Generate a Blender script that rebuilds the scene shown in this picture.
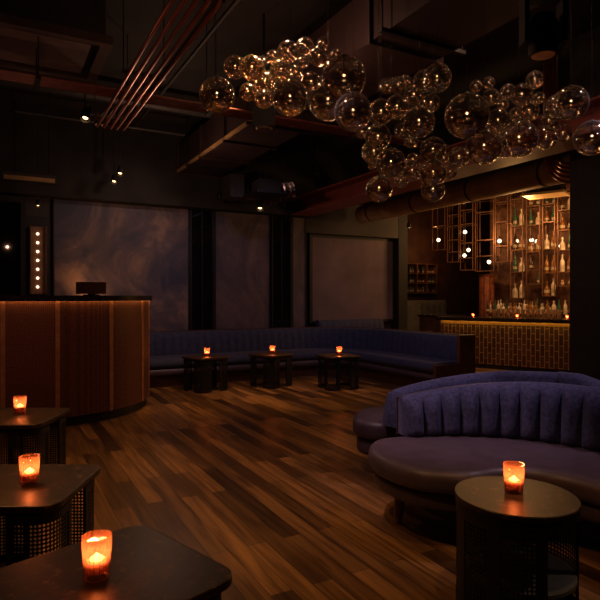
import bpy, bmesh, math, random
from mathutils import Vector, Matrix
for o in list(bpy.data.objects): bpy.data.objects.remove(o, do_unlink=True)
SC = bpy.context.scene
COL = SC.collection
PI = math.pi
random.seed(7)

# ---------------------------------------------------------------- camera
TH = math.radians(28.5); CT, ST = math.cos(TH), math.sin(TH)
F = 560.0; EYE = 1.3; HZ = 297.0
cam = bpy.data.cameras.new('camera'); co = bpy.data.objects.new('camera', cam); COL.objects.link(co)
cam.sensor_width = 36; cam.lens = 36 * F / 600; cam.shift_y = -3 / 600
cam.clip_start = 0.05; cam.clip_end = 60
co.location = (0, 0, EYE); co.rotation_euler = (PI / 2, 0, -TH)
SC.camera = co
# ---------------------------------------------------------------- world, exposure
w = bpy.data.worlds.new('world'); SC.world = w; w.use_nodes = True
w.node_tree.nodes['Background'].inputs[0].default_value = (0.012, 0.010, 0.012, 1)
w.node_tree.nodes['Background'].inputs[1].default_value = 1.0
SC.view_settings.view_transform = 'Standard'; SC.view_settings.look = 'None'
SC.view_settings.exposure = 0.0; SC.view_settings.gamma = 1
WARM = (1, .50, .17); AMB = (1, .40, .11); PINK = (1, .62, .55); COOL = (.62, .60, 1)

def cw(xc, d): return (xc * CT + d * ST, -xc * ST + d * CT)
def wpt(px, py, z):                       # point of height z seen at px, py
    d = F * (EYE - z) / (py - HZ); return cw((px - 300) * d / F, d) + (z,)
def lamp(kind, name, loc, energy, color, aim=None, size=.05, cone=60, blend=.6, parent=None, sx=None, sy=None):
    l = bpy.data.lights.new(name, kind); l.energy = energy; l.color = color
    if kind == 'SPOT': l.spot_size = math.radians(cone); l.spot_blend = blend; l.shadow_soft_size = size
    elif kind == 'POINT': l.shadow_soft_size = size
    elif kind == 'AREA':
        l.shape = 'RECTANGLE'; l.size = sx or size; l.size_y = sy or size
    o = bpy.data.objects.new(name, l); COL.objects.link(o)
    o.location = loc
    if aim is not None:
        o.rotation_euler = (Vector(aim) - Vector(loc)).to_track_quat('-Z', 'Y').to_euler()
    if parent: o.parent = parent
    return o
# bare spots added to light floor, desk and seating (x, y, z, aim x, aim y, aim z, watts, colour, cone)
SPOTS = [
    (1.9, 5.0, 3.3, 2.35, 5.2, 0, 100, WARM, 60),
    (1.7, 3.6, 3.3, 1.35, 3.6, 0, 75, WARM, 56),
    (-.4, 4.4, 3.4, .15, 3.6, 0, 150, WARM, 60),
    (.9, 2.4, 3.4, .75, 3.4, 0, 40, WARM, 60),
    (.1, 3.0, 2.85, .9, 6.0, .6, 26, (1,.46,.28), 46),
    (3.8, 6.3, 3.3, 3.7, 6.6, 0, 150, WARM, 50),
    (2.3, 6.2, 3.3, 2.3, 6.9, 0, 105, WARM, 50),
    (4.0, 5.0, 3.2, 4.1, 5.5, 0, 45, WARM, 50),
    (6.6, 5.6, 3.2, 6.9, 6.6, 0, 80, WARM, 60),
    (1.0, 2.9, 3.4, 2.6, 2.9, .55, 120, (1, .62, .70), 36),
    (3.7, 1.7, 3.4, 3.0, 2.6, .5, 75, (.90, .64, .86), 50),
    (3.3, .7, 2.4, 2.02, 1.66, .15, 34, (1,.68,.5), 22),
    (.3, 2.2, 2.9, 2.2, 1.9, 0, 45, WARM, 40),
    (3.9, 3.6, 3.3, 3.6, 3.4, .6, 22, PINK, 60),
    (1.7, 1.0, 3.4, 1.5, 1.7, 0, 50, WARM, 60),
]
for i, s in enumerate(SPOTS):
    lamp('SPOT', 'added_spot', s[0:3], s[6], s[7], aim=s[3:6], size=.04, cone=s[8], blend=.8)
# soft spots without fixtures, added to brighten the plaster panels and the screen
lamp('SPOT', 'wall_fill', (2.2, 6.6, 3.3), 34, (1, .60, .52), aim=(1.5, 8.6, 1.9), size=.1, cone=80, blend=1)
lamp('SPOT', 'wall_fill', (4.1, 7.6, 3.3), 13, (1, .58, .48), aim=(3.6, 8.6, 1.9), size=.1, cone=75, blend=1)
lamp('SPOT', 'wall_fill', (5.4, 7.2, 2.6), 10, (1, .52, .46), aim=(6.1, 9.0, 1.6), size=.1, cone=95, blend=1)
lamp('POINT', 'ceiling_fill', (1.8, 6.6, 2.7), 16, (1,.55,.35), size=.05)  # bare lamps added for general glow overhead, no fixture
lamp('POINT', 'ceiling_fill', (.2, 4.7, 2.3), 2.6, (1,.5,.32), size=.02)
lamp('POINT', 'bar_fill', (6.9, 5.9, 2.15), 15, (1,.5,.16), size=.1)  # added lamps standing in for the glow around the bar
lamp('POINT', 'bar_fill', (8.0, 8.0, 2.6), 32, WARM, size=.12)
lamp('POINT', 'bar_fill', (8.5, 7.0, 2.9), 24, WARM, size=.12)
lamp('POINT', 'bar_fill', (9.2, 6.2, 2.4), 52, WARM, size=.12)
lamp('SPOT', 'banquette_fill', (3.0, 6.0, 3.2), 50, (.80,.62,1), aim=(3.4, 8.4, .5), size=.1, cone=95, blend=1)  # fixtureless spots added to brighten the banquette
lamp('SPOT', 'banquette_fill', (4.2, 5.2, 2.6), 28, (.85, .6, .9), aim=(5.6, 6.7, .5), size=.1, cone=90, blend=1)

# ---------------------------------------------------------------- mesh builder
class MB:
    def __init__(s): s.bm = bmesh.new()
    def face(s, vs):
        try: return s.bm.faces.new(vs)
        except ValueError: return None
    def box(s, x0, x1, y0, y1, z0, z1, M=None):
        P = [(x0,y0,z0),(x1,y0,z0),(x1,y1,z0),(x0,y1,z0),(x0,y0,z1),(x1,y0,z1),(x1,y1,z1),(x0,y1,z1)]
        v = [s.bm.verts.new(M @ Vector(p) if M else p) for p in P]
        for f in ((3,2,1,0),(4,5,6,7),(0,1,5,4),(1,2,6,5),(2,3,7,6),(3,0,4,7)): s.face([v[i] for i in f])
        return s
    def grid(s, rows, closed=True, caps=True):
        R = [[s.bm.verts.new(p) for p in r] for r in rows]
        n = len(R[0])
        for a, b in zip(R, R[1:]):
            for i in range(n if closed else n - 1):
                j = (i + 1) % n; s.face([a[i], a[j], b[j], b[i]])
        if caps and closed:
            s.face(R[0][::-1]); s.face(R[-1])
        return s
    def lathe(s, prof, c=(0,0,0), n=24, a0=0, a1=2*PI, caps=True):
        full = abs(a1 - a0 - 2*PI) < 1e-6
        rows = [[(c[0]+r*math.cos(a0+(a1-a0)*k/n), c[1]+r*math.sin(a0+(a1-a0)*k/n), c[2]+z) for k in range(n if full else n+1)] for r, z in prof]
        return s.grid(rows, full, caps)
    def tube(s, pts, r, n=10, closed=False):
        pts = [Vector(p) for p in pts]; rows = []
        N = len(pts); up = None
        for i, p in enumerate(pts):
            a = pts[(i-1) % N] if closed else pts[max(0,i-1)]
            b = pts[(i+1) % N] if closed else pts[min(N-1,i+1)]
            t = (b - a).normalized()
            if up is None:
                up = Vector((0,0,1)) if abs(t.z) < .9 else Vector((1,0,0))
            u = (up - t * up.dot(t)).normalized(); v = t.cross(u); up = u
            rr = r[i] if isinstance(r, (list, tuple)) else r
            rows.append([p + (u*math.cos(2*PI*k/n) + v*math.sin(2*PI*k/n)) * rr for k in range(n)])
        if closed: rows.append(rows[0])
        return s.grid(rows, True, not closed)
    def sphere(s, c, r, n=20, m=12, zs=1.0):
        rows = [[(c[0]+r*math.sin(PI*(j+.02*(j==0)-.02*(j==m))/m)*math.cos(2*PI*k/n), c[1]+r*math.sin(PI*(j+.02*(j==0)-.02*(j==m))/m)*math.sin(2*PI*k/n), c[2]-r*zs*math.cos(PI*j/m)) for k in range(n)] for j in range(m+1)]
        return s.grid(rows)
    def slab(s, out, z0, z1, r=0.01, n=4, rb=None):          # prism with rounded rims from an outline (ccw)
        rb = r if rb is None else rb
        def off(d):
            N = len(out); res = []
            for i in range(N):
                a, b, c = Vector(out[i-1]), Vector(out[i]), Vector(out[(i+1) % N])
                t = (c - a).normalized(); res.append((b.x - t.y*d, b.y + t.x*d))
            return res
        rows = []
        if rb > 0:
            for k in range(n + 1):
                a = PI/2*k/n; rows.append([(x,y,z0+rb*(1-math.sin(a))) for x, y in off(rb*(1-math.cos(a)))])
            rows.reverse()
        else: rows.append([(x,y,z0) for x,y in out])
        for k in range(n + 1):
            a = PI/2*k/n; rows.append([(x,y,z1-r*(1-math.sin(a))) for x, y in off(r*(1-math.cos(a)))])
        if rb > 0: rows = rows[:n+1][::1] + rows[n+1:]
        rows.append([(x,y,z1+.0002) for x,y in off(r*1.4)])
        return s.grid(rows)
    def build(s, name, mat, parent=None, loc=None, rotz=0, smooth=False, sharp=35):
        bmesh.ops.recalc_face_normals(s.bm, faces=s.bm.faces[:])
        me = bpy.data.meshes.new(name); s.bm.to_mesh(me); s.bm.free()
        me.materials.append(mat)
        if smooth:
            for p in me.polygons: p.use_smooth = True
            if sharp: me.set_sharp_from_angle(angle=math.radians(sharp))
        o = bpy.data.objects.new(name, me); COL.objects.link(o)
        if loc: o.location = loc
        o.rotation_euler[2] = rotz
        if parent: o.parent = parent
        return o
def tag(o, label, cat, group=None, kind=None):
    if label: o['label'] = label
    if cat: o['category'] = cat
    if group: o['group'] = group
    if kind: o['kind'] = kind
    return o
def thing(name, label, cat, loc=(0,0,0), rotz=0, group=None):
    o = bpy.data.objects.new(name, None); COL.objects.link(o); o.empty_display_size = .1
    o.location = loc; o.rotation_euler[2] = rotz
    return tag(o, label, cat, group)
def dup(root, loc, rotz=0, label=None, group=None, scale=None):
    def cp(o, par):
        c = o.copy(); COL.objects.link(c); c.parent = par
        for ch in list(o.children): cp(ch, c)
        return c
    r = cp(root, None); r.location = loc; r.rotation_euler[2] = rotz
    if label: r['label'] = label
    if group: r['group'] = group
    if scale: r.scale = (scale,)*3
    return r
def struct(name, mb, mat, **k):
    o = mb.build(name, mat, **k); o['kind'] = 'structure'; return o
def catmull(P, n=8, closed=True):
    res = []; N = len(P)
    rng = range(N) if closed else range(N - 1)
    for i in rng:
        g = lambda j: Vector(P[j % N]) if closed else Vector(P[max(0, min(N-1, j))])
        a, b, c, d = g(i-1), g(i), g(i+1), g(i+2)
        for k in range(n):
            t = k/n
            res.append(tuple(.5*((2*b)+(c-a)*t+(2*a-5*b+4*c-d)*t*t+(-a+3*b-3*c+d)*t**3)))
    if not closed: res.append(tuple(P[-1]))
    return res
def resample(P, step):
    P = [Vector(p) for p in P]; L = [0]
    for a, b in zip(P, P[1:]): L.append(L[-1] + (b-a).length)
    n = max(2, round(L[-1]/step)); out = []; j = 0
    for i in range(n+1):
        s = L[-1]*i/n
        while j < len(P)-2 and L[j+1] < s: j += 1
        t = (s - L[j]) / max(1e-9, L[j+1]-L[j]); out.append(P[j].lerp(P[j+1], t))
    return out, L[-1]
def sweep(mb, P, prof, L=None):              # prof(i, s) -> [(offset to the right of travel, z)]
    rows = []; s = 0; N = len(P)
    for i, p in enumerate(P):
        if i: s += (P[i]-P[i-1]).length
        t = (P[min(N-1,i+1)] - P[max(0,i-1)]).normalized()
        nx, ny = t.y, -t.x
        rows.append([(p.x+nx*o, p.y+ny*o, z) for o, z in prof(i, s)])
    return mb.grid(rows)

# ---------------------------------------------------------------- materials
def newmat(name):
    m = bpy.data.materials.new(name); m.use_nodes = True
    nt = m.node_tree; return m, nt, nt.nodes['Principled BSDF']
def N(nt, t, **kw):
    n = nt.nodes.new(t)
    for k, v in kw.items(): setattr(n, k, v)
    return n
def coords(nt, scale=(1,1,1), which='Object'):
    tc = N(nt, 'ShaderNodeTexCoord'); mp = N(nt, 'ShaderNodeMapping'); mp.inputs['Scale'].default_value = scale
    nt.links.new(tc.outputs[which], mp.inputs[0]); return mp.outputs[0]
def ramp(nt, src, stops):
    r = N(nt, 'ShaderNodeValToRGB'); e = r.color_ramp.elements
    e[0].position, e[0].color = stops[0][0], (*stops[0][1], 1)
    e[1].position, e[1].color = stops[-1][0], (*stops[-1][1], 1)
    for p, c in stops[1:-1]:
        x = e.new(p); x.color = (*c, 1)
    nt.links.new(src, r.inputs[0]); return r.outputs[0]
def mat(name, col, rough=.5, metal=0, var=.25, scale=12, bump=0, bscale=60, sheen=0, sheent=(1,1,1), coat=0, spec=.5):
    m, nt, b = newmat(name)
    no = N(nt, 'ShaderNodeTexNoise'); no.inputs['Scale'].default_value = scale; no.inputs['Detail'].default_value = 5
    nt.links.new(coords(nt), no.inputs['Vector'])
    c0 = tuple(c*(1-var) for c in col); c1 = tuple(min(1, c*(1+var)) for c in col)
    nt.links.new(ramp(nt, no.outputs[0], [(.3, c0), (.7, c1)]), b.inputs['Base Color'])
    b.inputs['Roughness'].default_value = rough; b.inputs['Metallic'].default_value = metal
    b.inputs['Sheen Weight'].default_value = sheen; b.inputs['Sheen Tint'].default_value = (*sheent, 1)
    b.inputs['Coat Weight'].default_value = coat; b.inputs['Specular IOR Level'].default_value = spec
    if bump:
        n2 = N(nt, 'ShaderNodeTexNoise'); n2.inputs['Scale'].default_value = bscale
        nt.links.new(coords(nt), n2.inputs['Vector'])
        bp = N(nt, 'ShaderNodeBump'); bp.inputs['Strength'].default_value = bump; bp.inputs['Distance'].default_value = .004
        nt.links.new(n2.outputs[0], bp.inputs['Height']); nt.links.new(bp.outputs[0], b.inputs['Normal'])
    return m
def emit(name, col, s):
    m, nt, b = newmat(name)
    b.inputs['Base Color'].default_value = (*col, 1); b.inputs['Emission Color'].default_value = (*col, 1)
    b.inputs['Emission Strength'].default_value = s; return m
def floor_mat():
    m, nt, b = newmat('oak_planks')
    tc = N(nt, 'ShaderNodeTexCoord'); sp = N(nt, 'ShaderNodeSeparateXYZ'); cb = N(nt, 'ShaderNodeCombineXYZ')
    nt.links.new(tc.outputs['Object'], sp.inputs[0]); nt.links.new(sp.outputs[1], cb.inputs[0]); nt.links.new(sp.outputs[0], cb.inputs[1])
    br = N(nt, 'ShaderNodeTexBrick'); br.offset = .37; br.offset_frequency = 2
    br.inputs['Scale'].default_value = 1; br.inputs['Brick Width'].default_value = 1.35; br.inputs['Row Height'].default_value = .105
    br.inputs['Mortar Size'].default_value = .0018; br.inputs['Bias'].default_value = -.05
    br.inputs['Color1'].default_value = (.050, .023, .009, 1); br.inputs['Color2'].default_value = (.33, .165, .058, 1); br.inputs['Mortar'].default_value = (.008, .004, .002, 1)
    nt.links.new(cb.outputs[0], br.inputs['Vector'])
    mp = N(nt, 'ShaderNodeMapping'); mp.inputs['Scale'].default_value = (1.1, 16, 1); nt.links.new(cb.outputs[0], mp.inputs[0])
    no = N(nt, 'ShaderNodeTexNoise'); no.inputs['Scale'].default_value = 1.6; no.inputs['Detail'].default_value = 7; no.inputs['Distortion'].default_value = .6
    nt.links.new(mp.outputs[0], no.inputs['Vector'])
    rp = ramp(nt, no.outputs[0], [(.32, (.38,.34,.30)), (.55, (.95,.95,.95)), (.75, (1.5,1.4,1.25))])
    mx = N(nt, 'ShaderNodeMix', data_type='RGBA', blend_type='MULTIPLY'); mx.inputs[0].default_value = 1
    nt.links.new(br.outputs[0], mx.inputs[6]); nt.links.new(rp, mx.inputs[7]); nt.links.new(mx.outputs[2], b.inputs['Base Color'])
    b.inputs['Roughness'].default_value = .34; b.inputs['Specular IOR Level'].default_value = .5
    bp = N(nt, 'ShaderNodeBump'); bp.inputs['Strength'].default_value = .25; bp.inputs['Distance'].default_value = .003
    nt.links.new(no.outputs[0], bp.inputs['Height']); nt.links.new(bp.outputs[0], b.inputs['Normal'])
    return m
def plaster(name, a, b_, c, sc=.9, seed=0):
    m, nt, b = newmat(name)
    tc = N(nt, 'ShaderNodeTexCoord'); mp = N(nt, 'ShaderNodeMapping'); mp.inputs['Location'].default_value = (seed, 0, seed*.7); mp.inputs['Scale'].default_value = (1, 1, .75)
    nt.links.new(tc.outputs['Object'], mp.inputs[0])
    n1 = N(nt, 'ShaderNodeTexNoise'); n1.inputs['Scale'].default_value = sc; n1.inputs['Detail'].default_value = 9; n1.inputs['Roughness'].default_value = .62; n1.inputs['Distortion'].default_value = 1.1
    nt.links.new(mp.outputs[0], n1.inputs['Vector'])
    nt.links.new(ramp(nt, n1.outputs[0], [(.40, a), (.52, b_), (.64, c)]), b.inputs['Base Color'])
    b.inputs['Roughness'].default_value = .62
    bp = N(nt, 'ShaderNodeBump'); bp.inputs['Strength'].default_value = .3; bp.inputs['Distance'].default_value = .01
    nt.links.new(n1.outputs[0], bp.inputs['Height']); nt.links.new(bp.outputs[0], b.inputs['Normal'])
    return m
def glass_thin(name, tint=(1,1,1), gl=.06, rough=.02, extra=None, wave=0, rim=.9, haze=0):
    m = bpy.data.materials.new(name); m.use_nodes = True; nt = m.node_tree; nt.nodes.remove(nt.nodes['Principled BSDF'])
    out = nt.nodes['Material Output']
    tr = N(nt, 'ShaderNodeBsdfTransparent'); tr.inputs[0].default_value = (*tint, 1)
    gs = N(nt, 'ShaderNodeBsdfGlossy'); gs.inputs['Roughness'].default_value = rough; gs.inputs[0].default_value = (1, .93, .84, 1)
    if wave:
        n2 = N(nt, 'ShaderNodeTexNoise'); n2.inputs['Scale'].default_value = 1.9; n2.inputs['Detail'].default_value = 1
        nt.links.new(coords(nt), n2.inputs['Vector']); bp = N(nt, 'ShaderNodeBump'); bp.inputs['Strength'].default_value = wave; bp.inputs['Distance'].default_value = .25
        nt.links.new(n2.outputs[0], bp.inputs['Height']); nt.links.new(bp.outputs[0], gs.inputs['Normal'])
    lw = N(nt, 'ShaderNodeLayerWeight'); lw.inputs[0].default_value = .28
    mr = N(nt, 'ShaderNodeMapRange'); mr.inputs[3].default_value = gl; mr.inputs[4].default_value = rim
    nt.links.new(lw.outputs['Fresnel'], mr.inputs[0])
    mx = N(nt, 'ShaderNodeMixShader'); nt.links.new(mr.outputs[0], mx.inputs[0]); nt.links.new(tr.outputs[0], mx.inputs[1]); nt.links.new(gs.outputs[0], mx.inputs[2])
    last = mx.outputs[0]
    if haze:
        l2 = N(nt, 'ShaderNodeLayerWeight'); l2.inputs[0].default_value = .5
        m3 = N(nt, 'ShaderNodeMapRange'); m3.inputs[1].default_value = .70; m3.inputs[2].default_value = 1; m3.inputs[3].default_value = .012; m3.inputs[4].default_value = haze
        nt.links.new(l2.outputs['Facing'], m3.inputs[0]); df_ = N(nt, 'ShaderNodeBsdfDiffuse'); df_.inputs[0].default_value = (.9, .8, .72, 1)
        m4 = N(nt, 'ShaderNodeMixShader'); nt.links.new(m3.outputs[0], m4.inputs[0]); nt.links.new(last, m4.inputs[1]); nt.links.new(df_.outputs[0], m4.inputs[2]); last = m4.outputs[0]
    if extra:
        tl = N(nt, 'ShaderNodeBsdfTranslucent'); tl.inputs[0].default_value = (*extra[0], 1)
        m2 = N(nt, 'ShaderNodeMixShader'); m2.inputs[0].default_value = extra[1]
        nt.links.new(last, m2.inputs[1]); nt.links.new(tl.outputs[0], m2.inputs[2]); last = m2.outputs[0]
    nt.links.new(last, out.inputs[0]); return m
def tiles_mat():
    m, nt, b = newmat('brass_tile')
    tc = N(nt, 'ShaderNodeTexCoord'); sp = N(nt, 'ShaderNodeSeparateXYZ'); cb = N(nt, 'ShaderNodeCombineXYZ')
    nt.links.new(tc.outputs['Object'], sp.inputs[0]); nt.links.new(sp.outputs[2], cb.inputs[0]); nt.links.new(sp.outputs[0], cb.inputs[1])
    br = N(nt, 'ShaderNodeTexBrick'); br.offset = .5; br.inputs['Scale'].default_value = 1
    br.inputs['Brick Width'].default_value = .19; br.inputs['Row Height'].default_value = .075; br.inputs['Mortar Size'].default_value = .006; br.inputs['Mortar Smooth'].default_value = .1
    br.inputs['Color1'].default_value = (.07,.03,.014,1); br.inputs['Color2'].default_value = (.12,.058,.026,1); br.inputs['Mortar'].default_value = (.38,.19,.11,1)
    nt.links.new(cb.outputs[0], br.inputs['Vector']); nt.links.new(br.outputs[0], b.inputs['Base Color'])
    b.inputs['Metallic'].default_value = .6; b.inputs['Roughness'].default_value = .42
    bp = N(nt, 'ShaderNodeBump'); bp.inputs['Strength'].default_value = .8; bp.inputs['Distance'].default_value = .01
    nt.links.new(br.outputs['Fac'], bp.inputs['Height']); nt.links.new(bp.outputs[0], b.inputs['Normal'])
    return m
def weave_mat():
    m, nt, b = newmat('bronze_weave')
    v = coords(nt, (1,1,1))
    vo = N(nt, 'ShaderNodeTexVoronoi'); vo.inputs['Scale'].default_value = 60; vo.inputs['Randomness'].default_value = .25
    nt.links.new(v, vo.inputs['Vector'])
    nt.links.new(ramp(nt, vo.outputs['Distance'], [(.15, (.27,.10,.06)), (.6, (.10,.036,.024))]), b.inputs['Base Color'])
    b.inputs['Metallic'].default_value = .35; b.inputs['Roughness'].default_value = .48
    bp = N(nt, 'ShaderNodeBump'); bp.inputs['Strength'].default_value = .3; bp.inputs['Distance'].default_value = .003
    nt.links.new(vo.outputs['Distance'], bp.inputs['Height']); nt.links.new(bp.outputs[0], b.inputs['Normal'])
    return m
def tabletop_mat():
    m, nt, b = newmat('antique_brass_top')
    n1 = N(nt, 'ShaderNodeTexNoise'); n1.inputs['Scale'].default_value = 26; n1.inputs['Detail'].default_value = 8; n1.inputs['Roughness'].default_value = .8
    nt.links.new(coords(nt), n1.inputs['Vector'])
    nt.links.new(ramp(nt, n1.outputs[0], [(.35, (.022,.014,.010)), (.55, (.048,.028,.016)), (.66, (.20,.11,.05))]), b.inputs['Base Color'])
    rr = N(nt, 'ShaderNodeMapRange'); rr.inputs[3].default_value = .28; rr.inputs[4].default_value = .55
    nt.links.new(n1.outputs[0], rr.inputs[0]); nt.links.new(rr.outputs[0], b.inputs['Roughness'])
    b.inputs['Metallic'].default_value = .35
    return m
M = dict(
    floor=floor_mat(),
    ceil=mat('ceiling_black', (.018,.015,.014), .85, var=.4, scale=3),
    wall=mat('dark_plaster', (.035,.026,.026), .7, var=.3, scale=2),
    art=plaster('blue_rust_plaster', (.030,.036,.072), (.095,.072,.090), (.25,.165,.13), 1.0, 3.1),
    art2=plaster('violet_plaster', (.05,.045,.075), (.11,.080,.095), (.19,.135,.125), 1.1, 8),
    screen=mat('projection_cloth', (.14,.10,.12), .8, var=.3, scale=1.7),
    matt=mat('matt_black', (.007,.006,.006), .75),
    oxide=mat('oxide_conduit', (.17,.05,.035), .5, .2),
    trimc=mat('copper_trim', (.45,.20,.10), .5, .2),
    shelfm=mat('grey_metal', (.10,.10,.10), .4, .2),
    black=mat('black_metal', (.010,.009,.009), .5, .2),
    blackglass=mat('black_glass', (.006,.006,.007), .04, 0, spec=.6),
    dark=mat('charcoal_paint', (.03,.027,.027), .6),
    ductm=mat('painted_duct', (.045,.026,.025), .48, .25, var=.25, scale=2),
    ductr=mat('bare_duct', (.40,.25,.11), .5, .1, var=.3, scale=3),
    flex=mat('foil_duct', (.10,.075,.07), .28, .8, var=.4, scale=20, bump=.8, bscale=25),
    copper=mat('copper_pipe', (.42,.13,.075), .33, .85, var=.2, scale=6),
    beam=mat('oxide_red_paint', (.26,.06,.045), .5, 0, var=.2, scale=4),
    walnut=mat('walnut', (.10,.042,.02), .4, 0, var=.35, scale=8),
    stone=mat('black_stone_top', (.018,.014,.013), .22, 0, var=.3, scale=30),
    brass=mat('brass_trim', (.55,.27,.10), .35, .8, var=.1),
    weave=weave_mat(), tile=tiles_mat(), top=tabletop_mat(),
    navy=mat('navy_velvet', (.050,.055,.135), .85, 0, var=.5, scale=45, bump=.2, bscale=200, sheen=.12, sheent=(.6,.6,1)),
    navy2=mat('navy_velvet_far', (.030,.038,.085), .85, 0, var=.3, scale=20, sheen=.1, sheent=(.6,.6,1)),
    leather=mat('plum_leather', (.078,.056,.078), .42, 0, var=.18, scale=10, bump=.15, bscale=150),
    globe=glass_thin('blown_glass', (.97,.93,.90), .12, .0, rim=.75, haze=.25),
    amber_bowl=glass_thin('amber_lustre', (.70,.50,.34), .42, .02, None, wave=.35),
    votive=glass_thin('amber_ribbed_glass', (1,.64,.46), .14, .04, ((1,.46,.28), .13)),
    wax=mat('wax', (.85,.45,.2), .6),
    filament=emit('warm_filament', (1,.72,.45), 14), flame=emit('flame', (1,.66,.36), 8),
    bulb=emit('opal_bulb', (1,.74,.48), 3.0), barled=emit('bar_strip', (1,.60,.10), 11), led=emit('led_strip', (1,.46,.13), 9), spotlens=emit('spot_lens', (1,.55,.24), 6),
    rack=mat('copper_rack', (.26,.125,.075), .4, .6, var=.2),
    clear=mat('clear_bottle', (.75,.62,.50), .15, 0, spec=.8), amberb=mat('amber_bottle', (.30,.12,.03), .15, 0, spec=.8),
    green=mat('green_bottle', (.05,.16,.11), .15, 0, spec=.8), brown=mat('brown_bottle', (.07,.03,.015), .15, 0, spec=.8), label=mat('paper_label', (.55,.45,.33), .7),
    redwall=mat('oxblood_wall', (.05,.019,.016), .7, var=.4, scale=4),
    barwall=mat('copper_brown_wall', (.16,.065,.035), .5, .2, var=.6, scale=9),
    brick=mat('red_column', (.26,.075,.035), .6, 0, var=.5, scale=14, bump=.6, bscale=18),
    grey=mat('grey_upholstery', (.09,.08,.075), .8, var=.2),
    acm=mat('unit_face', (.16,.10,.095), .6, 0, var=.1), acf=mat('unit_frame', (.11,.07,.05), .4, .3),
    ledboard=mat('timber_backboard', (.22,.10,.05), .5, 0, var=.25),
)

# ---------------------------------------------------------------- room shell
CEIL = 3.95
struct('floor', MB().box(-2.5, 12.5, -2.5, 13, -.1, 0), M['floor'])
struct('ceiling', MB().box(-2.5, 12.5, -2.5, 13, CEIL, CEIL+.1), M['ceil'])
struct('wall_left', MB().box(-2.6, -2.5, -2.5, 8.7, 0, CEIL), M['wall'])
struct('wall_near', MB().box(-2.5, 12.5, -2.6, -2.5, 0, CEIL), M['wall'])
struct('wall_right', MB().box(12.5, 12.6, -2.5, 13, 0, CEIL), M['wall'])
struct('wall_back', MB().box(-2.5, 4.85, 8.7, 8.9, 0, CEIL), M['wall'])
struct('wall_screen', MB().box(4.85, 7.3, 9.05, 9.25, 0, CEIL), M['wall'])
struct('wall_far', MB().box(6.9, 12.5, 11.6, 11.8, 0, CEIL), M['redwall'])
struct('wall_light_block', MB().box(6.2, 6.3, 3.75, 8.8, 3.02, CEIL), M['ceil'])  # added dark wall, keeps bar light off the upper background
# column on the right and pier beside the screen
struct('wall_column', MB().box(5.2, 6.3, 2.6, 3.747, 0, CEIL), M['dark'])
struct('wall_pier', MB().box(7.0, 7.22, 8.8, 9.05, 0, CEIL), M['matt'])
struct('wall_soffit', MB().box(-2.5, 4.85, 8.45, 8.7, 2.70, CEIL), M['ceil'])
struct('wall_soffit_screen', MB().box(4.85, 6.99, 8.8, 9.05, 2.46, CEIL), M['wall'])
struct('door_1', MB().box(-.6, .30, 8.66, 8.7, 0, 2.6), M['blackglass'])
struct('trim_1', MB().box(.30, .36, 8.6, 8.7, 0, 2.66).box(-.66,-.6,8.6,8.7,0,2.66).box(-.6,.3,8.6,8.7,2.6,2.66), M['black'])

def panel(x0, x1, y, z0, z1, m, name, label, fm=None, fr=.02):
    t = thing(name, label, 'wall panel', ((x0+x1)/2, y, z0), 0)
    w2 = (x1-x0)/2; h = z1-z0
    MB().box(-w2, w2, 0, .04, 0, h).build('face', m, t)
    e = MB()
    e.box(-w2-fr, -w2, -.012, .04, 0, h).box(w2, w2+fr, -.012, .04, 0, h)
    e.build('edge_trim', fm or M['black'], t)
    return t
panel(.73, 2.68, 8.655, .5, 2.69, M['art'], 'plaster_panel', 'wide mottled blue and rust plaster wall panel behind the reception desk')
panel(3.14, 4.10, 8.655, .5, 2.69, M['art2'], 'plaster_panel', 'narrower violet plaster wall panel between the two black mirror strips')
panel(4.56, 4.80, 8.655, .5, 2.69, M['art2'], 'plaster_panel', 'thin plaster wall strip just left of the projection screen')
for a, b_, l in ((2.71, 3.10, 'black mirror strip between the rust plaster panel and the violet panel'), (4.14, 4.52, 'black mirror strip right of the violet plaster panel')):
    t = thing('mirror_strip', l, 'mirror', ((a+b_)/2, 8.62, .5))
    h = (b_-a)/2
    MB().box(-h, h, .03, .075, 0, 2.19).build('glass', M['blackglass'], t)
    MB().box(-h-.005, -h+.02, 0, .03, 0, 2.19).box(h-.02, h+.005, 0, .03, 0, 2.19).box(-.006,.006,.01,.03,0,2.19).build('frame', M['black'], t)
# projection screen
t = thing('projection_screen', 'large flat pinkish grey projection screen in a black frame above the far booth', 'screen', (6.06, 8.98, .86))
MB().box(-.93, .93, .0, .02, 0, 1.55).build('cloth', M['screen'], t)
MB().box(-.99, .99, -.02, .06, 1.55, 1.60).box(-.99, -.93, -.02, .06, -.05, 1.55).box(.93, .99, -.02, .06, -.05, 1.55).box(-.93, .93, -.02, .06, -.05, 0).build('frame', M['black'], t)

# lit vertical bulb board on the wall behind the desk
t = thing('bulb_board', 'tall timber light board with seven round bulbs on the wall behind the desk', 'wall light', (.51, 8.60, 1.18))
MB().box(-.15, .15, .03, .09, 0, 1.25).build('back_plate', M['black'], t)
MB().box(-.10, .12, .0, .03, .16, 1.10).build('timber_board', M['ledboard'], t)
MB().box(.095,.115,-.05,0,.16,1.10).box(-.10,-.085,-.05,0,.16,1.10).build('side_rail', M['walnut'], t)
for k in range(7): MB().sphere((0, -.015, .26+k*.123), .019, 14, 8).build('bulb', M['bulb'], t, smooth=True)

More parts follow.
